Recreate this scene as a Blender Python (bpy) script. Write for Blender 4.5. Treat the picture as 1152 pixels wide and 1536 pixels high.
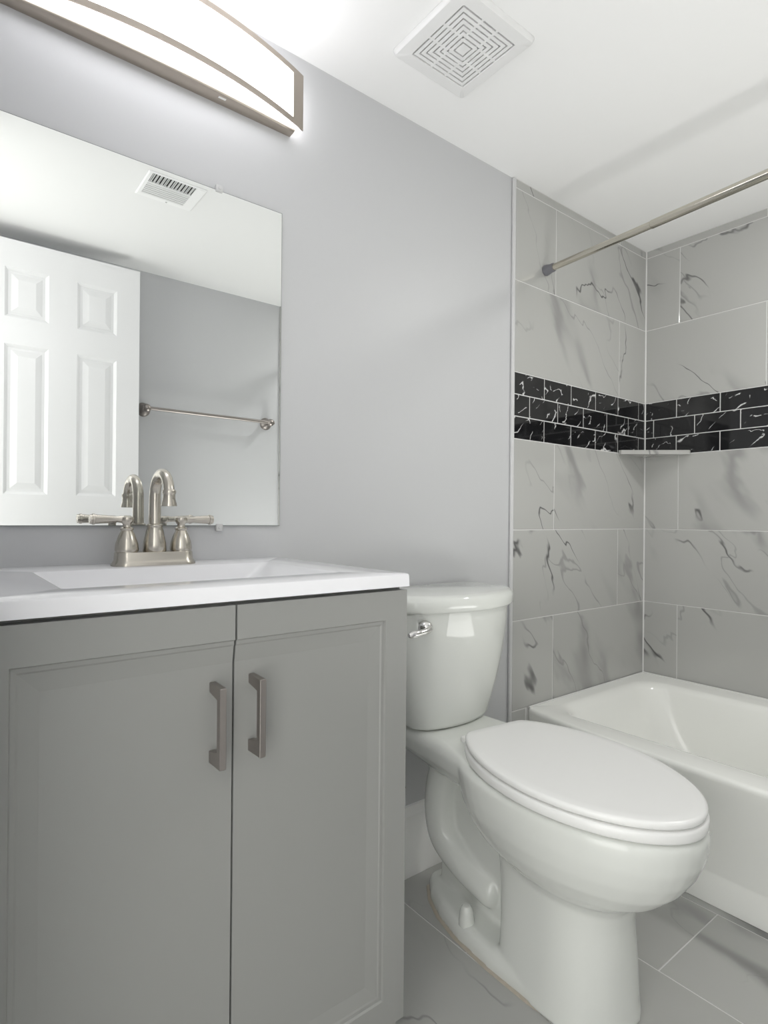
import bpy, bmesh, math, random
from mathutils import Vector, Matrix

random.seed(7)
C = bpy.context.scene.collection
for o in list(bpy.data.objects):
    bpy.data.objects.remove(o)
scene = bpy.context.scene

# ---------------------------------------------------------------- camera
YAW = math.radians(38.06412564)
ROLL = math.radians(0.50313609)
F_PX, CY = 870.55778, 776.96099
CAM = Vector((-2.40482446, -1.27169489, 1.02568051))
cam_data = bpy.data.cameras.new('camera')
cam = bpy.data.objects.new('camera', cam_data)
C.objects.link(cam)
fw = Vector((math.sin(YAW), math.cos(YAW), 0))
rt = Vector((math.cos(YAW), -math.sin(YAW), 0))
up = Vector((0, 0, 1))
cr, sr = math.cos(ROLL), math.sin(ROLL)
right = rt * cr + up * sr
upv = up * cr - rt * sr
m = Matrix.Identity(4)
for i in range(3):
    m[i][0], m[i][1], m[i][2], m[i][3] = right[i], upv[i], -fw[i], CAM[i]
cam.matrix_world = m
cam_data.sensor_fit = 'VERTICAL'
cam_data.sensor_height = 36.0
cam_data.sensor_width = 27.0
cam_data.lens = F_PX * 36.0 / 1536.0
cam_data.shift_y = (CY - 768.0) / 1536.0
cam_data.clip_start = 0.01
scene.camera = cam

# ---------------------------------------------------------------- light and exposure
scene.view_settings.view_transform = 'Standard'
scene.view_settings.look = 'None'
scene.view_settings.gamma = 1.0
scene.view_settings.use_curve_mapping = False
scene.view_settings.exposure = 0.22
scene.cycles.max_bounces = 12
scene.cycles.diffuse_bounces = 8
scene.cycles.glossy_bounces = 6
scene.cycles.sample_clamp_indirect = 6.0
scene.cycles.use_denoising = True

world = bpy.data.worlds.new('world')
scene.world = world
world.use_nodes = True
bg = world.node_tree.nodes['Background']
bg.inputs[0].default_value = (1.0, 1.0, 0.965, 1)
bg.inputs[1].default_value = 3.1
LAMP_EMIT = 5.4

def area(name, loc, target, sx, sy, power, col=(1, 1, 1)):
    d = bpy.data.lights.new(name, 'AREA')
    d.shape = 'RECTANGLE'
    d.size, d.size_y, d.energy, d.color = sx, sy, power, col
    o = bpy.data.objects.new(name, d)
    C.objects.link(o)
    o.location = loc
    o.rotation_euler = (Vector(target) - Vector(loc)).to_track_quat('-Z', 'Y').to_euler()
    return o

# the world is the bright hall seen through the open doorway behind the camera
# added fill light out of view, aimed up to bounce off the white ceiling
area('added_bounce_fill', (-0.97, -1.06, 0.50), (-1.00, -0.95, 2.17), 0.5, 0.5, 6.0, (1.0, 1.0, 0.97)).data.spread = 2.6
# added fill light above the bath, without a fixture, to brighten the tub
area('added_bath_fill', (-0.38, -1.10, 2.16), (-0.38, -1.10, 0), 0.15, 0.15, 5.5, (1.0, 0.995, 0.97))

# ---------------------------------------------------------------- materials
def new_mat(name):
    mt = bpy.data.materials.new(name)
    mt.use_nodes = True
    nt = mt.node_tree
    return mt, nt, nt.nodes['Principled BSDF']

def simple(name, col, rough=0.5, metal=0.0, bump=0.0, bscale=200.0, var=0.0, coat=0.0):
    mt, nt, b = new_mat(name)
    b.inputs['Base Color'].default_value = (*col, 1)
    b.inputs['Roughness'].default_value = rough
    b.inputs['Metallic'].default_value = metal
    if coat:
        b.inputs['Coat Weight'].default_value = coat
        b.inputs['Coat Roughness'].default_value = 0.05
    tc = nt.nodes.new('ShaderNodeTexCoord')
    n = nt.nodes.new('ShaderNodeTexNoise')
    n.inputs['Scale'].default_value = bscale
    n.inputs['Detail'].default_value = 3
    nt.links.new(tc.outputs['Object'], n.inputs['Vector'])
    if bump:
        bp = nt.nodes.new('ShaderNodeBump')
        bp.inputs['Strength'].default_value = bump
        bp.inputs['Distance'].default_value = 0.001
        nt.links.new(n.outputs['Fac'], bp.inputs['Height'])
        nt.links.new(bp.outputs['Normal'], b.inputs['Normal'])
    if var:
        n2 = nt.nodes.new('ShaderNodeTexNoise')
        n2.inputs['Scale'].default_value = 2.5
        nt.links.new(tc.outputs['Object'], n2.inputs['Vector'])
        mr = nt.nodes.new('ShaderNodeMapRange')
        mr.inputs['To Min'].default_value = rough - var
        mr.inputs['To Max'].default_value = rough + var
        nt.links.new(n2.outputs['Fac'], mr.inputs['Value'])
        nt.links.new(mr.outputs['Result'], b.inputs['Roughness'])
    return mt

def brushed(name, col, rough=0.28, stretch=(1, 1, 40), scale=60):
    mt, nt, b = new_mat(name)
    b.inputs['Base Color'].default_value = (*col, 1)
    b.inputs['Metallic'].default_value = 1.0
    tc = nt.nodes.new('ShaderNodeTexCoord')
    mp = nt.nodes.new('ShaderNodeMapping')
    mp.inputs['Scale'].default_value = stretch
    n = nt.nodes.new('ShaderNodeTexNoise')
    n.inputs['Scale'].default_value = scale
    nt.links.new(tc.outputs['Object'], mp.inputs['Vector'])
    nt.links.new(mp.outputs['Vector'], n.inputs['Vector'])
    mr = nt.nodes.new('ShaderNodeMapRange')
    mr.inputs['To Min'].default_value = rough - 0.03
    mr.inputs['To Max'].default_value = rough + 0.03
    nt.links.new(n.outputs['Fac'], mr.inputs['Value'])
    nt.links.new(mr.outputs['Result'], b.inputs['Roughness'])
    return mt

class NB:
    """tiny node-building helper"""
    def __init__(s, nt): s.nt = nt
    def n(s, t, **kw):
        nd = s.nt.nodes.new(t)
        for k, v in kw.items(): setattr(nd, k, v)
        return nd
    def put(s, sock, v):
        if hasattr(v, 'is_output') or isinstance(v, bpy.types.NodeSocket): s.nt.links.new(v, sock)
        else: sock.default_value = v
    def math(s, op, a, b=None, c=None, clamp=False):
        nd = s.n('ShaderNodeMath', operation=op, use_clamp=clamp)
        s.put(nd.inputs[0], a)
        if b is not None: s.put(nd.inputs[1], b)
        if c is not None: s.put(nd.inputs[2], c)
        return nd.outputs[0]
    def dot(s, v, vec):
        nd = s.n('ShaderNodeVectorMath', operation='DOT_PRODUCT')
        s.put(nd.inputs[0], v); nd.inputs[1].default_value = vec
        return nd.outputs['Value']
    def comb(s, x, y, z):
        nd = s.n('ShaderNodeCombineXYZ')
        for i, v in enumerate((x, y, z)): s.put(nd.inputs[i], v)
        return nd.outputs[0]
    def noise(s, v, scale, detail=3, rough=0.5, dist=0.0, col=False):
        nd = s.n('ShaderNodeTexNoise')
        s.put(nd.inputs['Vector'], v)
        nd.inputs['Scale'].default_value = scale
        nd.inputs['Detail'].default_value = detail
        nd.inputs['Roughness'].default_value = rough
        nd.inputs['Distortion'].default_value = dist
        return nd.outputs['Color' if col else 'Fac']
    def smooth(s, v, a, b, lo=0.0, hi=1.0):
        nd = s.n('ShaderNodeMapRange', interpolation_type='SMOOTHSTEP')
        s.put(nd.inputs['Value'], v)
        nd.inputs['From Min'].default_value = a
        nd.inputs['From Max'].default_value = b
        nd.inputs['To Min'].default_value = lo
        nd.inputs['To Max'].default_value = hi
        return nd.outputs[0]
    def mix(s, f, a, b):
        nd = s.n('ShaderNodeMix', data_type='RGBA')
        s.put(nd.inputs[0], f)
        for i, v in ((6, a), (7, b)):
            if isinstance(v, tuple): nd.inputs[i].default_value = (*v, 1)
            else: s.put(nd.inputs[i], v)
        return nd.outputs[2]
    def ridge(s, n, w):
        d = s.math('ABSOLUTE', s.math('SUBTRACT', n, 0.5))
        return s.smooth(d, 0.0, w, 1.0, 0.0)

def marble(name, along, across, base, cloud, vein, rough=0.1, seed=0.0, veins=1.0, smear=0.5):
    """pale porcelain with thin broken veins and a few soft smears that run along one direction; every tile differs"""
    mt, nt, b = new_mat(name)
    q = NB(nt)
    geo = q.n('ShaderNodeNewGeometry')
    tc = q.n('ShaderNodeTexCoord')
    rnd = geo.outputs['Random Per Island']
    P = tc.outputs['Object']
    a = q.dot(P, along); c = q.dot(P, across)
    off = q.math('MULTIPLY', rnd, 37.0)
    v = q.comb(q.math('MULTIPLY', a, 0.42), c, q.math('ADD', off, seed))
    w = q.noise(v, 7.0, 3, 0.6, col=True)
    vm = q.n('ShaderNodeVectorMath', operation='MULTIPLY_ADD')
    q.put(vm.inputs[0], w); vm.inputs[1].default_value = (0.16, 0.16, 0); q.put(vm.inputs[2], v)
    vw = vm.outputs[0]
    n1 = q.noise(vw, 3.0, 2, 0.45)
    thin = q.ridge(n1, 0.0075)
    mask = q.smooth(q.noise(v, 5.5, 2), 0.49, 0.62)
    mask2 = q.smooth(rnd, 0.05, 0.2)
    thin = q.math('MULTIPLY', q.math('MULTIPLY', thin, mask), mask2)
    v3 = q.n('ShaderNodeVectorMath', operation='ADD')
    q.put(v3.inputs[0], vw); v3.inputs[1].default_value = (3.1, 7.7, 1.9)
    faint = q.ridge(q.noise(v3.outputs[0], 4.2, 2, 0.5), 0.012)
    faint = q.math('MULTIPLY', faint, q.smooth(q.noise(v3.outputs[0], 3.5, 1), 0.48, 0.62))
    thin = q.math('MAXIMUM', thin, q.math('MULTIPLY', faint, 0.38))
    n2 = q.noise(vw, 2.2, 2, 0.5)
    soft = q.ridge(n2, 0.05)
    maskb = q.smooth(q.noise(v, 4.0, 2, 0.6, 0.4), 0.50, 0.66)
    soft = q.math('MULTIPLY', soft, maskb)
    col = q.mix(q.math('MULTIPLY', q.smooth(q.noise(v, 2.0, 3), 0.35, 0.7), 0.5), base, cloud)
    col = q.mix(q.math('MULTIPLY', soft, smear), col, vein)
    col = q.mix(q.math('MULTIPLY', thin, veins), col, tuple(x * 0.7 for x in vein))
    nt.links.new(col, b.inputs['Base Color'])
    b.inputs['Roughness'].default_value = rough
    return mt

def black_marble(name):
    mt, nt, b = new_mat(name)
    q = NB(nt)
    geo = q.n('ShaderNodeNewGeometry')
    tc = q.n('ShaderNodeTexCoord')
    rnd = geo.outputs['Random Per Island']
    P = tc.outputs['Object']
    a = q.dot(P, (0.75, -0.75, 0.66)); c = q.dot(P, (0.66, -0.66, -0.75))
    v = q.comb(q.math('MULTIPLY', a, 0.55), c, q.math('MULTIPLY', rnd, 61.0))
    w = q.noise(v, 28.0, 3, 0.6, col=True)
    vm = q.n('ShaderNodeVectorMath', operation='MULTIPLY_ADD')
    q.put(vm.inputs[0], w); vm.inputs[1].default_value = (0.035, 0.035, 0); q.put(vm.inputs[2], v)
    n1 = q.noise(vm.outputs[0], 17.0, 1, 0.4)
    thin = q.ridge(n1, 0.016)
    mask = q.smooth(q.noise(v, 30.0, 2), 0.49, 0.56)
    f = q.math('MULTIPLY', thin, mask)
    nt.links.new(q.mix(f, (0.010, 0.010, 0.011), (0.7, 0.7, 0.7)), b.inputs['Base Color'])
    b.inputs['Roughness'].default_value = 0.06
    return mt

def emitter(name, col, strength):
    mt, nt, b = new_mat(name)
    b.inputs['Base Color'].default_value = (0.9, 0.9, 0.9, 1)
    b.inputs['Emission Color'].default_value = (*col, 1)
    b.inputs['Emission Strength'].default_value = strength
    return mt

M = {}
M['paint'] = simple('wall_paint', (0.555, 0.56, 0.572), 0.42, bump=0.08, bscale=350, var=0.05)
M['ceiling'] = simple('ceiling_paint', (0.90, 0.90, 0.90), 0.7, bump=0.1, bscale=250)
M['trim'] = simple('white_trim_paint', (0.88, 0.88, 0.87), 0.3)
M['edge'] = simple('tile_edge_paint', (0.62, 0.62, 0.625), 0.4)
M['door'] = simple('white_door_paint', (0.82, 0.82, 0.83), 0.28)
M['wall_tile'] = marble('marble_wall_tile', (0.62, -0.62, -0.79), (0.79, -0.79, 0.62), (0.465, 0.465, 0.45), (0.435, 0.435, 0.42), (0.17, 0.17, 0.17), 0.09)
M['floor_tile'] = marble('marble_floor_tile', (-0.35, -0.94, 0), (0.94, -0.35, 0), (0.46, 0.46, 0.445), (0.40, 0.40, 0.385), (0.16, 0.16, 0.16), 0.22, 3.3, 0.5, 0.8)
M['black_tile'] = black_marble('black_marble_tile')
M['grout'] = simple('pale_grout', (0.66, 0.66, 0.65), 0.8, bump=0.2)
M['porcelain'] = simple('white_porcelain', (0.735, 0.75, 0.72), 0.07)
M['seat'] = simple('white_seat_plastic', (0.87, 0.87, 0.86), 0.25)
M['tub'] = simple('white_enamel', (0.90, 0.905, 0.875), 0.12)
M['counter'] = simple('white_cultured_marble', (0.82, 0.82, 0.845), 0.1)
M['cabinet'] = simple('grey_cabinet_paint', (0.275, 0.277, 0.266), 0.38, bump=0.03, bscale=400)
M['cabinet_in'] = simple('dark_cabinet_gap', (0.05, 0.05, 0.05), 0.8)
M['nickel'] = brushed('brushed_nickel', (0.60, 0.565, 0.505), 0.25, (1, 1, 12), 120)
M['nickel_frame'] = brushed('brushed_nickel_frame', (0.46, 0.41, 0.36), 0.42, (1, 1, 40))
M['pull'] = brushed('brushed_nickel_pull', (0.36, 0.33, 0.31), 0.38)
M['rod'] = brushed('brushed_nickel_rod', (0.58, 0.55, 0.48), 0.16, (40, 1, 40))
M['chrome'] = simple('chrome', (0.78, 0.77, 0.76), 0.05, 1.0)
M['rubber'] = simple('grey_rubber', (0.17, 0.17, 0.19), 0.55)
M['mirror'] = simple('mirror_silver', (0.86, 0.875, 0.865), 0.0, 1.0)
M['mirror_edge'] = simple('mirror_edge', (0.25, 0.27, 0.26), 0.3)
M['clip'] = simple('clear_clip_plastic', (0.62, 0.62, 0.62), 0.2)
M['diffuser'] = emitter('lit_acrylic', (0.97, 0.965, 1.0), LAMP_EMIT)
M['vent'] = simple('white_vent_plastic', (0.80, 0.80, 0.80), 0.4)
M['register'] = simple('white_register_enamel', (0.95, 0.95, 0.95), 0.35)
M['vent_shade'] = simple('painted_vent_shade', (0.035, 0.035, 0.035), 0.9)  # near-black colour painted for the shade behind the vent openings
M['caulk'] = simple('yellowed_caulk', (0.50, 0.45, 0.38), 0.6)
M['white_caulk'] = simple('white_caulk', (0.74, 0.74, 0.73), 0.5)
M['drain'] = M['nickel']
M['dark_metal'] = simple('dark_valve_metal', (0.10, 0.08, 0.07), 0.4, 1.0)
M['hose'] = brushed('braided_hose', (0.45, 0.44, 0.43), 0.35, (1, 1, 1), 400)

# ---------------------------------------------------------------- mesh helpers
ORG = {}

def thing(name, label, cat, loc, group=None):
    o = bpy.data.objects.new(name, None)
    C.objects.link(o)
    o.location = loc
    o.empty_display_size = 0.05
    o['label'] = label; o['category'] = cat
    if group: o['group'] = group
    ORG[o.name] = Vector(loc)
    return o

def obj(name, bm, mat, parent=None, smooth=False, loc=None, label=None, angle=None):
    """link a bmesh given in room coordinates as ONE object, under its parent"""
    if parent is not None: org = ORG[parent.name]
    else: org = Vector(loc) if loc is not None else Vector((0, 0, 0))
    bmesh.ops.recalc_face_normals(bm, faces=bm.faces)
    for v in bm.verts: v.co -= org
    me = bpy.data.meshes.new(name)
    bm.to_mesh(me); bm.free()
    mats = mat if isinstance(mat, (list, tuple)) else [mat]
    for mm in mats: me.materials.append(mm)
    if smooth:
        for p in me.polygons: p.use_smooth = True
        me.set_sharp_from_angle(angle=math.radians(angle or 40))
    o = bpy.data.objects.new(name, me)
    C.objects.link(o)
    if parent is not None: o.parent = parent
    else: o.location = org
    ORG[o.name] = org
    if label: o['label'] = label
    return o

def tag(o, label, cat, group=None):
    o['label'] = label; o['category'] = cat
    if group: o['group'] = group
    return o

def struct(o):
    o['kind'] = 'structure'
    return o

def box(bm, x0, x1, y0, y1, z0, z1, bev=0.0, seg=2, mi=0):
    r = bmesh.ops.create_cube(bm, size=1.0)
    vs = r['verts']
    for v in vs:
        v.co = Vector(((x0 + x1) / 2 + v.co.x * (x1 - x0), (y0 + y1) / 2 + v.co.y * (y1 - y0), (z0 + z1) / 2 + v.co.z * (z1 - z0)))
    fs = {f for v in vs for f in v.link_faces}
    for f in fs: f.material_index = mi
    if bev:
        es = {e for v in vs for e in v.link_edges}
        bmesh.ops.bevel(bm, geom=list(es), offset=bev, segments=seg, affect='EDGES', profile=0.5)

def loft(bm, rings, cap0=True, cap1=True, closed=True, mi=0):
    vr = [[bm.verts.new(p) for p in r] for r in rings]
    n = len(vr[0])
    for a, b in zip(vr, vr[1:]):
        for i in range(n if closed else n - 1):
            j = (i + 1) % n
            try:
                f = bm.faces.new((a[i], a[j], b[j], b[i])); f.material_index = mi
            except ValueError: pass
    if cap0: bm.faces.new(vr[0][::-1]).material_index = mi
    if cap1: bm.faces.new(vr[-1]).material_index = mi
    return vr

def rrect(x0, x1, y0, y1, r, z, k=6):
    pts = []
    for cx, cy, a0 in ((x1 - r, y1 - r, 0), (x0 + r, y1 - r, 90), (x0 + r, y0 + r, 180), (x1 - r, y0 + r, 270)):
        for i in range(k + 1):
            a = math.radians(a0 + 90 * i / k)
            pts.append((cx + r * math.cos(a), cy + r * math.sin(a), z))
    return pts

def lathe(bm, prof, c, axis='z', seg=32):
    """prof: (radius, height) pairs; revolved about an axis through c"""
    rings = []
    for r, h in prof:
        ring = []
        for i in range(seg):
            a = 2 * math.pi * i / seg
            u, v = max(r, 1e-5) * math.cos(a), max(r, 1e-5) * math.sin(a)
            if axis == 'z': p = (u, v, h)
            elif axis == 'x': p = (h, u, v)
            else: p = (v, h, u)
            ring.append(tuple(p[k] + c[k] for k in range(3)))
        rings.append(ring)
    loft(bm, rings)

def tube(bm, pts, rad, seg=16):
    pts = [Vector(p) for p in pts]
    rads = rad if isinstance(rad, (list, tuple)) else [rad] * len(pts)
    rings = []
    t0 = (pts[1] - pts[0]).normalized()
    nrm = t0.orthogonal().normalized()
    for i, p in enumerate(pts):
        t = (pts[min(i + 1, len(pts) - 1)] - pts[max(i - 1, 0)]).normalized()
        nrm = (nrm - t * nrm.dot(t)).normalized()
        bn = t.cross(nrm)
        rings.append([tuple(p + (nrm * math.cos(2 * math.pi * k / seg) + bn * math.sin(2 * math.pi * k / seg)) * rads[i]) for k in range(seg)])
    loft(bm, rings)

def spline(pts, n=8):
    pts = [Vector(p) for p in pts]
    P = [pts[0] * 2 - pts[1]] + pts + [pts[-1] * 2 - pts[-2]]
    out = []
    for i in range(1, len(P) - 2):
        for k in range(n):
            t = k / n
            p0, p1, p2, p3 = P[i - 1:i + 3]
            out.append(0.5 * ((2 * p1) + (p2 - p0) * t + (2 * p0 - 5 * p1 + 4 * p2 - p3) * t * t + (3 * p1 - p0 - 3 * p2 + p3) * t ** 3))
    out.append(pts[-1])
    return out

def remeshed(name, bm, mat, parent, voxel=0.005, smooth_it=8):
    """voxel-weld a bmesh of overlapping solids into one continuous surface"""
    org = ORG[parent.name]
    bmesh.ops.recalc_face_normals(bm, faces=bm.faces)
    for v in bm.verts: v.co -= org
    me = bpy.data.meshes.new(name + '_raw')
    bm.to_mesh(me); bm.free()
    t = bpy.data.objects.new(name + '_raw', me)
    C.objects.link(t)
    md = t.modifiers.new('r', 'REMESH'); md.mode = 'VOXEL'; md.voxel_size = voxel; md.use_smooth_shade = True
    sm = t.modifiers.new('s', 'SMOOTH'); sm.factor = 0.5; sm.iterations = smooth_it
    dg = bpy.context.evaluated_depsgraph_get()
    me2 = bpy.data.meshes.new_from_object(t.evaluated_get(dg))
    bpy.data.objects.remove(t); bpy.data.meshes.remove(me)
    me2.name = name
    me2.materials.clear(); me2.materials.append(mat)
    for p in me2.polygons: p.use_smooth = True
    o = bpy.data.objects.new(name, me2)
    C.objects.link(o)
    o.parent = parent
    ORG[o.name] = org
    return o

# ---------------------------------------------------------------- room shell
CEIL = 2.1687
XL, YF = -2.39, -1.578             # inner faces of the left and front wall

bm = bmesh.new(); box(bm, -3.6, 0.1, -1.68, 0.1, -0.12, -0.0008)
fl = struct(obj('floor', bm, M['grout']))
bm = bmesh.new()
G = 0.0016
def tile(bm, axis, a0, a1, b0, b1, face, depth, cham=0.0012, sgn=-1):
    """a slab with a small chamfer; axis = the wall's normal; face = coordinate of the visible face; sgn = side it looks to"""
    def P(a, b, d):
        if axis == 'y': return (a, d, b)
        if axis == 'x': return (d, a, b)
        return (a, b, d)
    back = face - sgn * depth
    edge = face - sgn * cham
    rings = []
    for d, i in ((back, 0), (edge, 0), (face, cham)):
        rings.append([P(a0 + i, b0 + i, d), P(a1 - i, b0 + i, d), P(a1 - i, b1 - i, d), P(a0 + i, b1 - i, d)])
    loft(bm, rings)
cols = [(-0.78, -0.468), (-1.09, -0.622), (-1.40, -0.93), (-1.71, -0.622), (-2.02, -0.40), (-2.33, -0.622), (-2.64, -0.40), (-2.95, -0.622)]
for x0, y0 in cols:
    x1 = x0 + 0.31
    if x0 == -0.78: x1 = -0.75
    y = y0 - 0.614 * 2
    while y < 0:
        a, b = max(y, -1.578), min(y + 0.614, 0.0)
        if b - a > 0.02: tile(bm, 'z', x0 + G, x1 - G, a + G, b - G, 0.0, 0.006, 0.0005, sgn=1)
        y += 0.614
# tiles run under the vanity too
ft = obj('floor_tiles', bm, M['floor_tile'], fl)

bm = bmesh.new(); box(bm, -3.6, 0.1, -1.68, 0.1, CEIL, CEIL + 0.1)
struct(obj('ceiling', bm, M['ceiling']))
bm = bmesh.new(); box(bm, XL - 0.12, 0.1, 0.0, 0.1, 0.0, CEIL)
wb = struct(obj('wall_back', bm, M['paint']))
bm = bmesh.new(); box(bm, 0.0, 0.1, YF, 0.0, 0.0, CEIL)
wr = struct(obj('wall_right', bm, M['paint']))
bm = bmesh.new(); box(bm, XL - 0.12, 0.1, YF - 0.1, YF, 0.0, CEIL)
wf = struct(obj('wall_front', bm, M['paint']))
bm = bmesh.new()
box(bm, XL - 0.12, XL, -0.76, 0.0, 0.0, CEIL)
box(bm, XL - 0.12, XL, YF, -1.43, 0.0, CEIL)
box(bm, XL - 0.12, XL, -1.43, -0.76, 2.12, CEIL)
wl = struct(obj('wall_left', bm, M['paint']))

# --- tiled surround of the bath alcove
T = 0.008                                   # tile thickness
Z = dict(strip=2.138, up=1.8298, bt=1.5213, r1=1.447, r2=1.3726, bb=1.2962, l1=0.9892, l2=0.6824, tub=0.3795)
EDGE = -0.865
rows = [('strip', CEIL - 0.001, None), ('up', Z['strip'], 0), ('bt', Z['up'], 1), ('l1', Z['bb'], 0), ('l2', Z['l1'], 2), ('tub', Z['l2'], 0)]
def wall_tiles(which):
    bm = bmesh.new(); bg_ = bmesh.new(); bk = bmesh.new()
    if which == 'A': lo, hi = EDGE, -T
    elif which == 'C': lo, hi = -0.902, -T
    else: lo, hi = YF + T, -T
    def put(b_, a0, a1, z0, z1):
        if which == 'A': tile(b_, 'y', a0 + G, a1 - G, z0 + G, z1 - G, -T, 0.0065)
        elif which == 'C': tile(b_, 'y', a0 + G, a1 - G, z0 + G, z1 - G, YF + T, 0.0065, sgn=1)
        else: tile(b_, 'x', a0 + G, a1 - G, z0 + G, z1 - G, -T, 0.0065)
    def joints(kind):
        if which in 'AC': base = (-0.640, -0.2136, -0.2136)[kind]
        else: base = (-0.150, -0.463, -0.505)[kind]
        if which in 'AC':
            js = [base + 0.640 * k for k in range(-3, 4)]
        else:
            js = [base + 0.610 * k for k in range(-3, 4)]
        return sorted([lo] + [j for j in js if lo + 0.02 < j < hi - 0.02] + [hi])
    for zk, zt, kind in rows:
        z0 = Z['strip'] if zk == 'strip' else Z[zk]
        js = joints(1 if kind is None else kind)
        for a0, a1 in zip(js, js[1:]): put(bm, a0, a1, z0, zt)
    if which in 'AC':                        # strip beside the bath, down to the floor
        put(bm, lo, -0.79, 0.075, Z['tub']); put(bm, lo, -0.79, 0.0, 0.075)
    for z0, z1, off in ((Z['r1'], Z['bt'], 0), (Z['r2'], Z['r1'], 1), (Z['bb'], Z['r2'], 0)):
        if which in 'AC': base = -0.7015 if off == 0 else -0.7827
        else: base = -0.140 if off == 0 else -0.0453
        st = 0.1605 if which in 'AC' else 0.1665
        js = [base + st * k for k in range(-14, 8)]
        js = sorted([lo] + [j for j in js if lo + 0.006 < j < hi - 0.006] + [hi])
        for a0, a1 in zip(js, js[1:]): put(bk, a0, a1, z0, z1)
    if which == 'A':
        box(bg_, lo, -0.0, -0.0068, -0.0005, 0.0, CEIL - 0.0005); par = wb
    elif which == 'C':
        box(bg_, lo, -0.0, YF + 0.0005, YF + 0.0068, 0.0, CEIL - 0.0005); par = wf
    else:
        box(bg_, -0.0068, -0.0005, YF, 0.0, 0.0, CEIL - 0.0005); par = wr
    obj('grout', bg_, M['grout'], par)
    obj('marble_tile', bm, M['wall_tile'], par)
    obj('accent_tile', bk, M['black_tile'], par)
for w_ in 'ABC': wall_tiles(w_)
# pale bullnose that ends the tile against the paint, and the caulk in the corner
for par, yy, s in ((wb, 0.0, -1), (wf, YF, 1)):
    e = EDGE if s < 0 else -0.902
    bm = bmesh.new(); box(bm, e - 0.014, e + 0.001, min(yy, yy + s * 0.010), max(yy, yy + s * 0.010), 0.0, CEIL - 0.0008, 0.004, 3)
    obj('tile_edge', bm, M['edge'] if s < 0 else M['wall_tile'], par, True)
bm = bmesh.new()
tube(bm, [(-0.0095, -0.0095, 0.379), (-0.0095, -0.0095, CEIL - 0.001)], 0.0035, 8)
obj('corner_caulk', bm, M['white_caulk'], wb, True)

# --- baseboard behind the toilet
bm = bmesh.new()
prof = [(0, 0), (-0.018, 0), (-0.018, 0.15), (-0.015, 0.157), (-0.015, 0.172), (-0.009, 0.182), (-0.007, 0.196), (0, 0.198)]
loft(bm, [[(x, y - 0.0005, z + 0.0002) for y, z in prof] for x in (-1.735, EDGE - 0.015)])
struct(obj('baseboard_back', bm, M['trim'], smooth=True, angle=30))

# --- open six-panel door standing against the front wall (seen in the mirror)
DX0, DX1, DY, DZ0, DZ1 = -2.325, -1.680, -1.43, 0.012, 2.103
bm = bmesh.new()
colsx = [(-2.181, -2.030), (-1.927, -1.773)]
rowsz = [(0.25, 0.89), (1.107, 1.695), (1.80, 1.995)]
def door_face(bm, yf, s):
    """front skin of the leaf with six sunk and raised panels; s = +1 looks to +y"""
    xs = [DX0] + [v for c_ in colsx for v in c_] + [DX1]
    zs = [DZ0] + [v for r_ in rowsz for v in r_] + [DZ1]
    for i in range(len(xs) - 1):
        for j in range(len(zs) - 1):
            if i % 2 == 1 and j % 2 == 1:
                x0, x1, z0, z1 = xs[i], xs[i + 1], zs[j], zs[j + 1]
                rings = []
                for ins, d in ((0, 0), (0.006, -0.004), (0.012, -0.009), (0.022, -0.009), (0.045, -0.002), (0.047, -0.002)):
                    y = yf + s * d
                    rings.append([(x0 + ins, y, z0 + ins), (x1 - ins, y, z0 + ins), (x1 - ins, y, z1 - ins), (x0 + ins, y, z1 - ins)])
                loft(bm, rings, cap0=False, cap1=True)
            else:
                vs = [bm.verts.new(p) for p in ((xs[i], yf, zs[j]), (xs[i + 1], yf, zs[j]), (xs[i + 1], yf, zs[j + 1]), (xs[i], yf, zs[j + 1]))]
                bm.faces.new(vs)
door_face(bm, DY, 1); door_face(bm, DY - 0.036, -1)
bmesh.ops.remove_doubles(bm, verts=bm.verts, dist=1e-5)
for pts in ([(DX0, DZ0), (DX1, DZ0)], [(DX1, DZ0), (DX1, DZ1)], [(DX1, DZ1), (DX0, DZ1)], [(DX0, DZ1), (DX0, DZ0)]):
    (xa, za), (xb, zb) = pts
    vs = [bm.verts.new(p) for p in ((xa, DY, za), (xb, DY, zb), (xb, DY - 0.036, zb), (xa, DY - 0.036, za))]
    bm.faces.new(vs)
bmesh.ops.remove_doubles(bm, verts=bm.verts, dist=1e-5)
door = struct(obj('door_1', bm, M['door']))
bm = bmesh.new()
for s, y0 in ((1, DY), (-1, DY - 0.036)):
    lathe(bm, [(0.0, 0.0), (0.032, s * 0.0), (0.032, s * 0.006), (0.012, s * 0.010), (0.011, s * 0.030), (0.024, s * 0.038), (0.027, s * 0.05), (0.020, s * 0.062), (0.0, s * 0.064)], (-1.738, y0, 0.93), 'y', 24)
obj('door_knob', bm, M['nickel'], door, True)
bm = bmesh.new()
for z in (0.25, 1.05, 1.85):
    box(bm, XL, DX0 + 0.001, DY - 0.030, DY - 0.026, z - 0.045, z + 0.045)
    lathe(bm, [(0.006, -0.05), (0.006, 0.05)], (XL + 0.03, DY - 0.022, z), 'z', 12)
obj('hinge', bm, M['nickel'], door, True)

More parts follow.
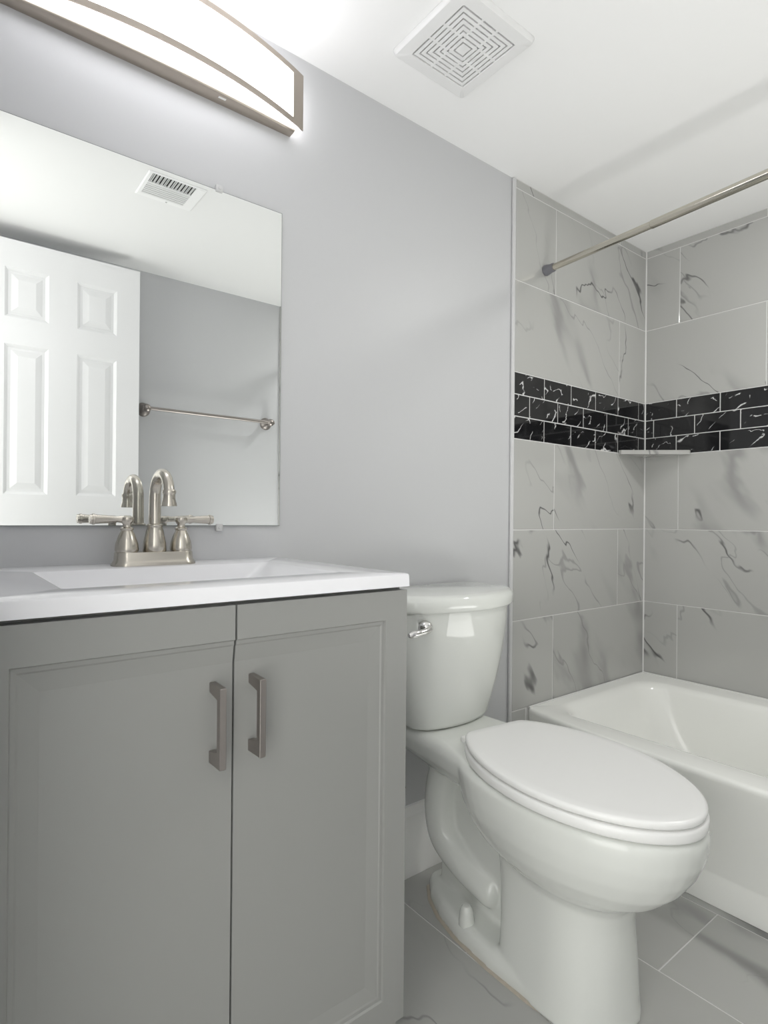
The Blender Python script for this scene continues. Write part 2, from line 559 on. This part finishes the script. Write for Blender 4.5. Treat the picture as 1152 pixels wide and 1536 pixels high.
# ---------------------------------------------------------------- vanity light
LXC, LXR = -2.035, -1.692
LXL = 2 * LXC - LXR
vl = thing('vanity_light', 'lit white bow-fronted vanity light in a brushed nickel frame high above the mirror', 'light', (LXC, 0, 2.03))
def bow(x, end=0.027, peak=0.088):
    t = (x - LXC) / (LXR - LXC)
    return -(peak - (peak - end) * t * t)
NX = 40
def bow_ring(x0, x1, off, z):
    xs = [x0 + (x1 - x0) * i / NX for i in range(NX + 1)]
    front = [(x, bow(x) + off, z) for x in xs]
    return front
bm = bmesh.new()                              # back plate, its front edge gently bowed too
def plate(z, i):
    x0, x1 = LXL + 0.02 + i, LXR - 0.02 - i
    pts = [(x0 + (x1 - x0) * k / 24, 0, z) for k in range(25)]
    return [(x, -(0.0215 + 0.018 * (1 - ((x - LXC) / (LXR - LXC)) ** 2)) + i, z) for x, _, z in pts] + [(x1, -0.0005, z), (x0, -0.0005, z)]
loft(bm, [plate(1.9600, .004), plate(1.9612, .001), plate(1.964, 0), plate(2.103, 0), plate(2.105, .001)])
obj('backplate', bm, M['nickel_frame'], vl, True, angle=50)
bm = bmesh.new()                              # acrylic body between plate and frame
x0, x1 = LXL + 0.012, LXR - 0.012
rings = []
for z, i in ((1.9690, .002), (1.9705, 0), (2.1020, 0), (2.1035, .002)):
    fr_ = bow_ring(x0 + i, x1 - i, 0.0035 + i, z)
    rings.append(fr_ + [(x1 - i, -0.006, z), (x0 + i, -0.006, z)])
# the lower face starts just in front of the plate
loft(bm, rings)
obj('diffuser', bm, M['diffuser'], vl)
bm = bmesh.new()                              # bowed frame: four bands with real thickness
def band(bm, xa, xb, z0, z1):
    n = max(2, int(NX * abs(xb - xa) / (LXR - LXL)))
    rings = []
    for i in range(n + 1):
        x = xa + (xb - xa) * i / n
        y = bow(x)
        rings.append([(x, y, z0), (x, y, z1), (x, y + 0.003, z1), (x, y + 0.003, z0)])
    loft(bm, rings)
band(bm, LXL, LXR, 1.971, 1.9845); band(bm, LXL, LXR, 2.0915, 2.105)
band(bm, LXL, LXL + 0.033, 1.9845, 2.0915); band(bm, LXR - 0.033, LXR, 1.9845, 2.0915)
obj('frame', bm, M['nickel_frame'], vl, True, angle=30)
bm = bmesh.new()
box(bm, -1.905, -1.888, -0.026, -0.020, 1.9592, 1.9602, 0.0004, 1)
obj('plate_slot', bm, M['trim'], vl, label='small bright slot in the plate underside')

# ---------------------------------------------------------------- mirror
mi = thing('wall_mirror', 'frameless rectangular wall mirror above the sink, reflecting a white door', 'mirror', (-2.03, 0, 1.38))
bm = bmesh.new(); box(bm, -2.375, -1.7355, -0.006, -0.0006, 1.0045, 1.7625)
mirror_body = obj('backing', bm, M['mirror_edge'], mi)
bm = bmesh.new(); box(bm, -2.3735, -1.7370, -0.0066, -0.0060, 1.0060, 1.7610)
obj('glass', bm, M['mirror'], mi)
for x, z, dz in ((-1.895, 1.7655, 1), (-1.888, 1.0010, -1)):
    bm = bmesh.new()
    box(bm, x - 0.008, x + 0.008, -0.010, -0.0005, z - 0.008, z + 0.008, 0.002)
    lathe(bm, [(0.0, -0.012), (0.003, -0.012), (0.0035, -0.0095), (0.0, -0.0095)], (x, 0, z), 'y', 10)
    obj('mirror_clip', bm, M['clip'], mi, True, label='small clear plastic clip')

# ---------------------------------------------------------------- vanity cabinet
VL, VR, VF = -2.379, -1.7335, -0.483          # door face at VF
VM = (-2.0555)
vc = thing('vanity_cabinet', 'grey two-door vanity cabinet under the white sink top', 'cabinet', ((VL + VR) / 2, -0.24, 0))
bm = bmesh.new()
box(bm, VL, VL + 0.016, VF + 0.021, -0.002, 0.001, 0.9040)
box(bm, VR - 0.016, VR, VF + 0.021, -0.002, 0.001, 0.9040)
box(bm, VL + 0.016, VR - 0.016, -0.012, -0.002, 0.10, 0.9040)
box(bm, VL + 0.016, VR - 0.016, VF + 0.021, -0.012, 0.10, 0.116)
box(bm, VL + 0.016, VR - 0.016, VF + 0.021, VF + 0.037, 0.001, 0.137)
box(bm, VL + 0.016, VR - 0.016, VF + 0.021, VF + 0.037, 0.870, 0.9040)
box(bm, VM - 0.025, VM + 0.025, VF + 0.0205, VF + 0.036, 0.137, 0.870)
obj('body', bm, M['cabinet'], vc)
def cab_door(x0, x1, open_side):
    """slab door with a stepped, coved panel that runs out through the meeting edge"""
    z0, z1 = 0.137, 0.8985
    bm = bmesh.new()
    prof = [(0.0, 0.0), (0.050, 0.0), (0.052, 0.0035), (0.0575, 0.0038), (0.060, 0.0055), (0.084, 0.0095), (0.086, 0.0095)]
    rings = [[(x0, VF + 0.019, z0), (x1, VF + 0.019, z0), (x1, VF + 0.019, z1), (x0, VF + 0.019, z1)]]
    for k, (ins, d) in enumerate(prof):
        il = 0 if open_side == 'l' else ins * 0.94
        ir = 0 if open_side == 'r' else ins * 0.94
        rings.append([(x0 + il, VF + d, z0 + ins), (x1 - ir, VF + d, z0 + ins), (x1 - ir, VF + d, z1 - ins), (x0 + il, VF + d, z1 - ins)])
    vr = loft(bm, rings)
    # close the meeting edge with one face that follows the profile
    xo = x0 if open_side == 'l' else x1
    bmesh.ops.delete(bm, geom=[f for f in bm.faces if all(abs(v.co.x - xo) < 1e-6 for v in f.verts)], context='FACES_ONLY')
    lo, hi = (0, 3) if open_side == 'l' else (1, 2)
    bm.faces.new([r[lo] for r in vr] + [r[hi] for r in reversed(vr)])
    return bm
dL = obj('door', cab_door(VL, VM - 0.0015, 'r'), M['cabinet'], vc)
dR = obj('door', cab_door(VM + 0.0015, VR, 'l'), M['cabinet'], vc)
def pull(xc, z0, z1, par):
    """flat bar pull on two feet; the feet are chamfered on the inside"""
    bm = bmesh.new()
    yb, yf = VF + 0.0094, VF - 0.030
    w = 0.0048
    foot = [(yb, z1), (yf, z1 - 0.001), (yf, z0 + 0.001), (yb, z0), (yb, z0 + 0.017), (yf + 0.016, z0 + 0.022), (yf + 0.010, z0 + 0.022), (yf + 0.010, z1 - 0.018), (yf + 0.014, z1 - 0.018), (yb, z1 - 0.014)]
    loft(bm, [[(xc - w, y, z) for y, z in foot], [(xc + w, y, z) for y, z in foot]])
    bmesh.ops.bevel(bm, geom=list(bm.edges), offset=0.0008, segments=1, affect='EDGES')
    return obj('handle', bm, M['pull'], par, label='flat brushed nickel bar pull')
pull(-2.0865, 0.677, 0.791, dL)
pull(-2.0270, 0.680, 0.794, dR)

# ---------------------------------------------------------------- sink top
CT, CB = 0.9278, 0.9050
cx0, cx1, cy0 = VL - 0.006, -1.731, -0.488
st = thing('bathroom_countertop', 'white one-piece vanity countertop with a rectangular basin under the faucet', 'countertop', ((cx0 + cx1) / 2, -0.244, CB))
bm = bmesh.new()
bx0, bx1, by0, by1 = -2.268, -1.822, -0.405, -0.112
def cring(x0, x1, y0, y1, r, z): return rrect(x0, x1, y0, y1, r, z, 8)
rings = [cring(cx0, cx1, cy0, -0.001, 0.002, CB), cring(cx0, cx1, cy0, -0.001, 0.004, CT - 0.004), cring(cx0 + 0.0012, cx1 - 0.0012, cy0 + 0.0012, -0.001, 0.004, CT - 0.0012), cring(cx0 + 0.004, cx1 - 0.004, cy0 + 0.004, -0.001, 0.004, CT),
         cring(bx0, bx1, by0, by1, 0.012, CT), cring(bx0 + 0.003, bx1 - 0.003, by0 + 0.003, by1 - 0.003, 0.012, CT - 0.001), cring(bx0 + 0.007, bx1 - 0.010, by0 + 0.006, by1 - 0.006, 0.014, CT - 0.006),
         cring(bx0 + 0.035, bx1 - 0.075, by0 + 0.03, by1 - 0.025, 0.03, CT - 0.055), cring(bx0 + 0.05, bx1 - 0.115, by0 + 0.045, by1 - 0.04, 0.03, CT - 0.085), cring(bx0 + 0.10, bx1 - 0.17, by0 + 0.09, by1 - 0.08, 0.03, CT - 0.093)]
# underside of the bowl, so the top is a real shell
vr = loft(bm, rings, cap0=False, cap1=True)
under = [rings[0], cring(bx0 - 0.012, bx1 + 0.012, by0 - 0.012, by1 + 0.012, 0.014, CB), cring(bx0 + 0.02, bx1 - 0.06, by0 + 0.02, by1 - 0.015, 0.03, CT - 0.075), cring(bx0 + 0.08, bx1 - 0.15, by0 + 0.07, by1 - 0.06, 0.03, CT - 0.108)]
loft(bm, under, cap0=False, cap1=True)
bmesh.ops.remove_doubles(bm, verts=bm.verts, dist=1e-5)
obj('slab', bm, M['counter'], st, True, angle=28)
bm = bmesh.new()
lathe(bm, [(0.0, 0.0), (0.022, 0.0), (0.022, 0.002), (0.016, 0.004), (0.014, 0.002), (0.0, 0.002)], (-2.08, -0.255, CT - 0.0929), 'z', 24)
obj('drain', bm, M['drain'], st, True)

# ---------------------------------------------------------------- faucet
FX, FY = -2.0472, -0.066
fa = thing('faucet', 'brushed nickel two-handle faucet with a high arched spout on the sink top', 'faucet', (FX, FY, CT))
bm = bmesh.new()
def stadium(hx, hy, z):
    return rrect(FX - hx, FX + hx, FY - hy, FY + hy, hy * 0.98, z, 8)
loft(bm, [stadium(0.0815, 0.0290, CT + 0.0002), stadium(0.0815, 0.0290, CT + 0.004), stadium(0.0790, 0.0275, CT + 0.0065), stadium(0.0785, 0.0270, CT + 0.0085), stadium(0.0765, 0.0255, CT + 0.0105), stadium(0.0755, 0.0245, CT + 0.024), stadium(0.0745, 0.0235, CT + 0.0265)])
obj('base_plate', bm, M['nickel'], fa, True, angle=50)
ZB = CT + 0.0265
bm = bmesh.new()
lathe(bm, [(0.0, 0), (0.0215, 0), (0.0225, 0.002), (0.0215, 0.018), (0.0165, 0.042), (0.0145, 0.048), (0.0155, 0.050), (0.0155, 0.054), (0.0125, 0.056), (0.0, 0.056)], (FX, FY, ZB), 'z', 36)
obj('spout_base', bm, M['nickel'], fa, True, angle=50)
bm = bmesh.new()
R = 0.044
path = [(FX, FY, ZB + 0.05), (FX, FY, ZB + 0.085), (FX, FY, 1.062)]
rad = [0.0118, 0.0116, 0.0112]
for k in range(1, 25):
    a = math.pi * k / 24 * 0.93
    path.append((FX, FY - R + R * math.cos(a), 1.064 + R * math.sin(a)))
    rad.append(0.0112 - 0.0012 * k / 24)
obj_path_end = path[-1]
tube(bm, path, rad, 24)
sp = obj('spout', bm, M['nickel'], fa, True, angle=60)
bm = bmesh.new()
lathe(bm, [(0.0, 0.004), (0.0108, 0.004), (0.0128, 0.001), (0.0128, -0.003), (0.0112, -0.006), (0.0118, -0.016), (0.0145, -0.025), (0.0145, -0.028), (0.0105, -0.028), (0.0095, -0.024), (0.0, -0.024)], (FX, obj_path_end[1], obj_path_end[2] - 0.001), 'z', 32)
obj('aerator', bm, M['nickel'], sp, True, angle=50)
for s in (-1, 1):
    hx = FX + s * 0.0528
    bm = bmesh.new()
    lathe(bm, [(0.0, -0.0005), (0.0195, -0.0005), (0.0195, 0.0012), (0.0215, 0.0016), (0.0220, 0.006), (0.0205, 0.018), (0.0150, 0.034), (0.0108, 0.042), (0.0125, 0.044), (0.0125, 0.047), (0.0085, 0.049), (0.0075, 0.054), (0.0095, 0.057), (0.0130, 0.062), (0.0120, 0.068), (0.0060, 0.0715), (0.0, 0.072)], (hx, FY, ZB), 'z', 32)
    h = obj('handle', bm, M['nickel'], fa, True, angle=50)
    bm = bmesh.new()
    zl = ZB + 0.0645
    prof = [(0.0, 0.0), (0.0075, 0.002), (0.0070, 0.012), (0.0058, 0.020), (0.0072, 0.030), (0.0088, 0.052), (0.0094, 0.058), (0.0105, 0.0585), (0.0105, 0.0625), (0.0092, 0.0630), (0.0088, 0.0670), (0.0, 0.0675)]
    lathe(bm, [(r, s * d) for r, d in prof], (hx, FY, zl), 'x', 24)
    obj('lever', bm, M['nickel'], h, True, angle=50)

# ---------------------------------------------------------------- toilet
TX = -1.275
to = thing('toilet', 'white two-piece toilet with closed lid between the vanity and bathtub', 'toilet', (TX, -0.45, 0))
SK = math.radians(-7.0)
SX = -1.250
def skew(p):
    """bowl and seat sit a touch askew on the wall"""
    x, y = p[0], p[1] + 0.25
    return (SX + x * math.cos(SK) - y * math.sin(SK), -0.25 + x * math.sin(SK) + y * math.cos(SK), p[2])
def oval(z, yb, yf, ym, hw, nb=2.4, nf=2.1, k=48):
    pts = []
    for i in range(k):
        a = 2 * math.pi * i / k
        c_, s_ = math.cos(a), math.sin(a)
        n = nb if s_ > 0 else nf
        ry = (yb - ym) if s_ > 0 else (ym - yf)
        x = hw * math.copysign(abs(c_) ** (2 / n), c_)
        y = ym + ry * math.copysign(abs(s_) ** (2 / n), s_)
        pts.append(skew((x, y, z)))
    return pts
bm = bmesh.new()
loft(bm, [oval(.238, -.34, -.664, -.53, .104, 3), oval(.256, -.325, -.676, -.53, .112), oval(.270, -.31, -.700, -.525, .126), oval(.292, -.28, -.735, -.51, .147), oval(.325, -.26, -.768, -.50, .166), oval(.36, -.245, -.791, -.49, .179),
          oval(.395, -.24, -.807, -.48, .1855), oval(.425, -.235, -.8125, -.47, .188), oval(.440, -.235, -.813, -.465, .188), oval(.447, -.236, -.809, -.465, .184), oval(.4505, -.24, -.799, -.465, .174)])
# front column of the pedestal
loft(bm, [oval(.0, -.395, -.672, -.54, .119, 7, 2.2), oval(.03, -.395, -.668, -.54, .116, 7, 2.2), oval(.12, -.395, -.664, -.54, .110, 7, 2.2), oval(.20, -.385, -.659, -.53, .107, 6, 2.2), oval(.29, -.36, -.665, -.53, .106, 4, 2.2)])
# shelf that carries the tank
def slab(z, y0, y1, h0, h1, n=6):
    """h0 at the wall end, h1 at the bowl end"""
    pts = []
    for i in range(n + 1): pts.append((TX + h0 + (h1 - h0) * i / n, y0 + (y1 - y0) * i / n, z))
    for i in range(n + 1): pts.append((TX - h1 + (h1 - h0) * i / n, y1 + (y0 - y1) * i / n, z))
    return pts
loft(bm, [slab(.355, -.10, -.36, .055, .10), slab(.385, -.05, -.36, .085, .13), slab(.415, -.03, -.37, .112, .150), slab(.447, -.025, -.36, .122, .150), slab(.462, -.028, -.30, .118, .135), slab(.470, -.035, -.23, .105, .115)])
# centre web and S-shaped trapway
loft(bm, [slab(.005, -.12, -.42, .022, .04), slab(.38, -.13, -.42, .022, .04)])
for s in (-1, 1):
    p = spline([(TX + s * .024, -.165, .40), (TX + s * .034, -.142, .33), (TX + s * .036, -.134, .25), (TX + s * .034, -.150, .180), (TX + s * .028, -.205, .138), (TX + s * .022, -.275, .112), (TX + s * .020, -.335, .100)], 6)
    tube(bm, p, [0.043] * (len(p) - 3) + [0.042, 0.037, 0.026], 20)
def foot(z, ins):
    half = [(.026, -.080), (.062, -.125), (.092, -.19), (.112, -.27), (.122, -.38), (.123, -.50), (.112, -.60)]
    L = [(TX - (h - ins), y - ins * 0.6, z) for h, y in half]
    Rr = [(TX + (h - ins), y - ins * 0.6, z) for h, y in half]
    return L + Rr[::-1]
loft(bm, [foot(0.0, 0.0), foot(0.022, 0.001), foot(0.036, 0.006), foot(0.043, 0.016)])
remeshed('bowl', bm, M['porcelain'], to, 0.0045, 7)
# caulk line at the floor
bm = bmesh.new()
o1 = foot(0.0003, -0.006)
loft(bm, [o1, foot(0.003, -0.005), foot(0.004, 0.001)])
obj('base_caulk', bm, M['caulk'], to, True, label='thin yellowed caulk line at the floor')
for s in (-1, 1):
    bm = bmesh.new()
    lathe(bm, [(0.0, -0.008), (0.0195, -0.008), (0.0195, 0.002), (0.0165, 0.024), (0.0135, 0.033), (0.0090, 0.038), (0.0, 0.039)], (TX + s * 0.090, -0.285, 0.043), 'z', 20)
    obj('bolt_cap', bm, M['porcelain'], to, True)
# tank
def tank_ring(z, hw, yc, ys, yb=-0.016, k=14, r=0.022):
    pts = [(TX + hw - r * 0.5, yb, z), (TX + hw, yb - r * 0.5, z)]
    pts.append((TX + hw, -(ys - r), z))
    for i in range(k + 1):
        t = 1 - 2 * i / k
        e = 1 - abs(t) ** 6 * 0.06
        pts.append((TX + t * hw * e * 0.985, -(yc - (yc - ys) * t * t - (0.006 if abs(t) > .99 else 0)), z))
    pts += [(TX - hw, -(ys - r), z), (TX - hw, yb - r * 0.5, z), (TX - hw + r * 0.5, yb, z)]
    return pts
bm = bmesh.new()
prof = [(.472, .124, .172, .142), (.475, .132, .180, .150), (.485, .138, .186, .155), (.53, .151, .199, .160), (.58, .166, .212, .165), (.63, .178, .222, .169), (.69, .189, .230, .173), (.74, .195, .235, .175), (.790, .198, .238, .176)]
loft(bm, [tank_ring(z, hw, yc, ys) for z, hw, yc, ys in prof])
tk = obj('tank', bm, M['porcelain'], to, True, angle=50)
bm = bmesh.new()
prof = [(.7865, .200, .240, .178), (.788, .207, .247, .184), (.793, .210, .250, .186), (.815, .2115, .252, .187), (.824, .2085, .249, .185), (.829, .203, .243, .180), (.8315, .192, .232, .170)]
loft(bm, [tank_ring(z, hw, yc, ys, -0.012) for z, hw, yc, ys in prof])
obj('tank_lid', bm, M['porcelain'], to, True, angle=60)
# flush lever
bm = bmesh.new()
ly, lz = -0.2245, 0.757
lathe(bm, [(0.0, 0.012), (0.017, 0.010), (0.018, 0.002), (0.016, -0.006), (0.011, -0.014), (0.0, -0.0165)], (TX - 0.166, ly + 0.012, lz), 'y', 24)
p = spline([(TX - 0.166, ly - 0.004, lz), (TX - 0.180, ly - 0.012, lz - 0.001), (TX - 0.200, ly - 0.014, lz - 0.004), (TX - 0.240, ly - 0.010, lz - 0.008)], 5)
tube(bm, p, [0.0075] * (len(p) - 4) + [0.009, 0.0095, 0.009, 0.005], 14)
obj('flush_lever', bm, M['chrome'], to, True, angle=60)
# seat and lid
def seat_ring(z, ins):
    # an oval cut off straight at the hinge line, its two back corners slightly rounded
    k, pts = 96, []
    for i in range(k):
        a = 2 * math.pi * i / k
        c_, s_ = math.cos(a), math.sin(a)
        n = 2.0 if s_ > 0 else 1.92
        ry = (.300 if s_ > 0 else .286) - ins
        x = (.1875 - ins) * math.copysign(abs(c_) ** (2 / n), c_)
        y = -.5265 + ry * math.copysign(abs(s_) ** (2 / n), s_)
        cut, b_ = -.264 - ins, .012
        y = min(y, cut + b_)
        if y > cut - b_: y = y - (y - cut + b_) ** 2 / (4 * b_)      # soft corner
        pts.append(skew((x, y, z)))
    return pts
bm = bmesh.new()
loft(bm, [seat_ring(.4525, .006), seat_ring(.4535, .003), seat_ring(.457, .0008), seat_ring(.470, .0005), seat_ring(.4738, .0022), seat_ring(.4750, .006)])
obj('seat', bm, M['seat'], to, True, angle=60)
bm = bmesh.new()
loft(bm, [seat_ring(.4775, .010), seat_ring(.4785, .006), seat_ring(.482, .0035), seat_ring(.488, .003), seat_ring(.4915, .005), seat_ring(.4932, .010), seat_ring(.4938, .03), seat_ring(.4942, .09)])
obj('seat_cover', bm, M['seat'], to, True, angle=60)
for s in (-1, 1):
    bm = bmesh.new()
    c = skew((s * 0.078, -0.268, 0))
    box(bm, c[0] - 0.022, c[0] + 0.022, c[1] - 0.012, c[1] + 0.014, .4485, .480, 0.005, 3)
    obj('hinge', bm, M['seat'], to, True, label='white plastic hinge block')

# supply valve on the wall, its edge showing past the vanity
sv = thing('water_supply_valve', 'dark water supply valve low on the wall behind the vanity edge', 'valve', (-1.395, 0, 0.30))
bm = bmesh.new(); lathe(bm, [(0.0, -0.0005), (0.028, -0.0005), (0.026, -0.005), (0.010, -0.008), (0.0, -0.008)], (-1.395, 0, 0.30), 'y', 20)
obj('escutcheon', bm, M['chrome'], sv, True)
bm = bmesh.new()
lathe(bm, [(0.0, 0.0), (0.008, 0.0), (0.008, -0.04), (0.012, -0.04), (0.012, -0.062), (0.006, -0.064), (0.006, -0.075), (0.0, -0.075)], (-1.395, -0.005, 0.30), 'y', 16)
obj('valve_body', bm, M['dark_metal'], sv, True)
bm = bmesh.new()
p = spline([(-1.395, -0.055, 0.305), (-1.40, -0.052, 0.35), (-1.415, -0.055, 0.40), (-1.425, -0.06, 0.43)], 6)
tube(bm, p, 0.0055, 10)
obj('supply_hose', bm, M['hose'], sv, True)

# ---------------------------------------------------------------- bathtub
bt = thing('bathtub', 'white alcove bathtub with a flat apron below the grey marble tile', 'bathtub', (-0.39, -0.79, 0))
bm = bmesh.new()
y0, y1 = YF + 0.009, -0.0085
def trect(x0, x1, ya, yb_, r, z, bowed=0.0):
    """rounded rectangle whose front side is finely divided and swells outwards by bowed"""
    base = rrect(x0, x1, ya, yb_, r, z, 10)
    k = 11
    a, b = base[2 * k - 1], base[2 * k]                 # the straight front side
    mid = [(a[0], a[1] + (b[1] - a[1]) * t / 30, z) for t in range(1, 30)]
    pts = base[:2 * k] + mid + base[2 * k:]
    yc, hl = (y0 + y1) / 2, (y1 - y0) / 2
    out = []
    for x, y, zz in pts:
        if x < x0 + r + 1e-6:
            w = (x0 + r - x) / r if r > 0 else 1
            x -= bowed * w * max(0.0, 1 - abs((y - yc) / hl) ** 4)
        out.append((x, y, zz))
    return out
def tr(x0, z, r=0.004): return trect(x0, -0.0085, y0, y1, r, z, BOW.get(z, 0.05))
BOW = {.001: .0, .075: .0, .082: .0, .088: .0, .20: .020, .335: .044}
rings = [tr(-.755, .001), tr(-.755, .075), tr(-.752, .082), tr(-.752, .088), tr(-.762, .20), tr(-.774, .335), tr(-.7785, .362, .006), tr(-.7780, .369, .006), tr(-.7755, .3745, .006), tr(-.771, .3778, .006), tr(-.765, .3790, .006)]
def ti(x0, x1, ya, yb_, r, z): return trect(x0, x1, ya, yb_, r, z)
rings += [ti(-.738, -.095, YF + .06, -.055, .10, .3785), ti(-.728, -.105, YF + .07, -.065, .10, .3765), ti(-.720, -.113, YF + .08, -.075, .10, .371), ti(-.712, -.121, YF + .095, -.09, .10, .358),
          ti(-.690, -.14, YF + .14, -.15, .11, .22), ti(-.665, -.16, YF + .20, -.23, .12, .10), ti(-.62, -.20, YF + .28, -.32, .10, .065), ti(-.56, -.26, YF + .38, -.42, .08, .058)]
loft(bm, rings)
obj('basin', bm, M['tub'], bt, True, angle=35)
bm = bmesh.new()
tube(bm, [(-0.779, -0.013, .380), (-0.013, -0.013, .380), (-0.013, YF + 0.013, .380)], 0.004, 8)
obj('tub_caulk', bm, M['white_caulk'], bt, True)

# ---------------------------------------------------------------- shower rod
A_, B_ = Vector((-0.704, -0.0085, 1.9005)), Vector((-0.722, YF + 0.0085, 1.944))
d_ = (B_ - A_)
sr_ = thing('shower_rod', 'brushed nickel tension shower rod across the bath alcove', 'shower rod', tuple(A_))
bm = bmesh.new(); tube(bm, [A_ + d_ * 0.012, A_ + d_ * 0.30], 0.0112, 24)
obj('inner_tube', bm, M['rod'], sr_, True)
bm = bmesh.new(); tube(bm, [A_ + d_ * 0.245, A_ + d_ * 0.2455, A_ + d_ * 0.247, A_ + d_ * 0.988], [0.0113, 0.0124, 0.0128, 0.0128], 24)
obj('outer_tube', bm, M['rod'], sr_, True, angle=60)
for p0, sgn in ((A_, 1), (B_, -1)):
    bm = bmesh.new()
    u = d_.normalized() * sgn
    tube(bm, [p0, p0 + u * 0.004, p0 + u * 0.014, p0 + u * 0.026, p0 + u * 0.030, p0 + u * 0.036], [0.0175, 0.0190, 0.0172, 0.0145, 0.0152, 0.0148], 24)
    obj('end_cap', bm, M['rubber'], sr_, True, label='grey rubber end cap', angle=60)

# ---------------------------------------------------------------- corner shelf
bm = bmesh.new()
sh = [(-0.0083, -0.0083), (-0.216, -0.0083), (-0.218, -0.022), (-0.022, -0.200), (-0.0083, -0.198)]
loft(bm, [[(x, y, z) for x, y in sh] for z in (1.2905, 1.3075)])
bmesh.ops.bevel(bm, geom=list(bm.edges), offset=0.001, segments=1, affect='EDGES')
tag(obj('corner_shelf', bm, M['wall_tile'], loc=(-0.08, -0.08, 1.2905)), 'small grey marble corner shelf at the black tile band in the bath alcove', 'shelf')

# ---------------------------------------------------------------- exhaust fan grille
EX, EY = -1.400, -0.281
ef = thing('exhaust_fan', 'square white ceiling exhaust fan cover with concentric slots', 'vent', (EX, EY, CEIL))
def sq(h, z, r=0.006): return rrect(EX - h, EX + h, EY - h, EY + h, r, z, 4)
bm = bmesh.new()
loft(bm, [sq(.122, CEIL - .0004, .010), sq(.122, CEIL - .003, .010), sq(.1185, CEIL - .011, .010), sq(.1165, CEIL - .0125, .010), sq(.0885, CEIL - .0135, .004), sq(.0875, CEIL - .0125, .004), sq(.0865, CEIL - .004, .004)], cap0=False, cap1=False)
bmesh.ops.recalc_face_normals(bm, faces=bm.faces)
obj('cover', bm, M['vent'], ef, True, angle=30)
bm = bmesh.new(); box(bm, EX - .0872, EX + .0872, EY - .0872, EY + .0872, CEIL - .0045, CEIL - .0006)
obj('housing_shade', bm, M['vent_shade'], ef)  # dark plate standing in for the shade inside the fan recess
bm = bmesh.new()
pitch, slot = 0.0117, 0.0036
h = 0.0870 - slot
zt, zb = CEIL - .0065, CEIL - .0125
while h > 0.018:
    w = pitch - slot
    for x0, x1, y0_, y1_ in ((-h, h, h - w, h), (-h, h, -h, -h + w), (-h, -h + w, -h + w, h - w), (h - w, h, -h + w, h - w)):
        box(bm, EX + x0, EX + x1, EY + y0_, EY + y1_, zb, zt)
    h -= pitch
box(bm, EX - h, EX + h, EY - h, EY + h, zb, zt)
for s in (-1, 1):                            # narrow webs that tie the rings together
    for off in (-0.004, 0.004):
        o_ = off * 6
        box(bm, EX + o_ - .003, EX + o_ + .003, EY + min(s * .018, s * .0872), EY + max(s * .018, s * .0872), zb + .0004, zt)
        box(bm, EX + min(s * .018, s * .0872), EX + max(s * .018, s * .0872), EY - o_ - .003, EY - o_ + .003, zb + .0004, zt)
obj('grille', bm, M['vent'], ef)

# ---------------------------------------------------------------- ceiling register (seen in the mirror)
RX0, RX1, RY0, RY1 = -1.842, -1.644, -0.905, -0.732
rg = thing('ceiling_register', 'white louvered ceiling register reflected near the mirror top', 'vent', ((RX0 + RX1) / 2, (RY0 + RY1) / 2, CEIL))
bm = bmesh.new()
def rr(i, z): return rrect(RX0 + i, RX1 - i, RY0 + i, RY1 - i, 0.003, z, 3)
ox0, ox1, oy0, oy1 = -1.828, -1.682, -0.880, -0.737
loft(bm, [rr(0, CEIL - .0004), rr(0, CEIL - .002), rr(.004, CEIL - .005), rrect(ox0, ox1, oy0, oy1, .002, CEIL - .005, 3), rrect(ox0, ox1, oy0, oy1, .002, CEIL - .001, 3)], cap0=False, cap1=False)
obj('frame', bm, M['register'], rg)
bm = bmesh.new(); box(bm, ox0 - .001, ox1 + .001, oy0 - .001, oy1 + .001, CEIL - .0012, CEIL - .0005)
obj('duct_shade', bm, M['vent_shade'], rg)  # dark sheet painted as the shade behind the louvers
bm = bmesh.new()
box(bm, ox0, ox1, -0.806, -0.793, CEIL - .0055, CEIL - .0015)
x = ox0 + .003
k = 0
while x < ox1 - .004:
    w = (.0012, .0022, .0015)[k % 3]
    box(bm, x, x + w, -0.793, oy1, CEIL - .0055, CEIL - .0015)
    x += (.0045, .0085, .0035, .0075)[k % 4]; k += 1
obj('cross_louvers', bm, M['vent'], rg)
bm = bmesh.new()
for k in range(6):
    y = -0.808 - k * .0125
    box(bm, ox0, ox1, y - .0095, y, CEIL - .0055, CEIL - .0015)
obj('long_louvers', bm, M['vent'], rg)
bm = bmesh.new(); lathe(bm, [(0.0, -.0065), (.0035, -.006), (.0035, -.004), (0, -.004)], (-1.737, -0.892, CEIL), 'z', 12)
obj('screw', bm, M['clip'], rg)

# ---------------------------------------------------------------- towel bar on the front wall (seen in the mirror)
tb = thing('towel_bar', 'brushed nickel towel bar on the grey wall, seen in the mirror', 'towel bar', (-1.31, YF, 1.52))
TBZ, TBY = 1.522, YF + 0.062
bm = bmesh.new(); tube(bm, [(-1.64, TBY, TBZ), (-0.975, TBY, TBZ)], 0.0085, 16)
obj('bar', bm, M['pull'], tb, True)
for x in (-1.622, -0.995):
    bm = bmesh.new()
    lathe(bm, [(0.0, 0.0005), (0.032, 0.0005), (0.032, 0.005), (0.025, 0.014), (0.014, 0.024), (0.012, 0.043), (0.017, 0.050), (0.019, 0.062), (0.016, 0.072), (0.006, 0.077), (0.0, 0.078)], (x, YF, TBZ), 'y', 24)
    obj('post', bm, M['pull'], tb, True, angle=50)
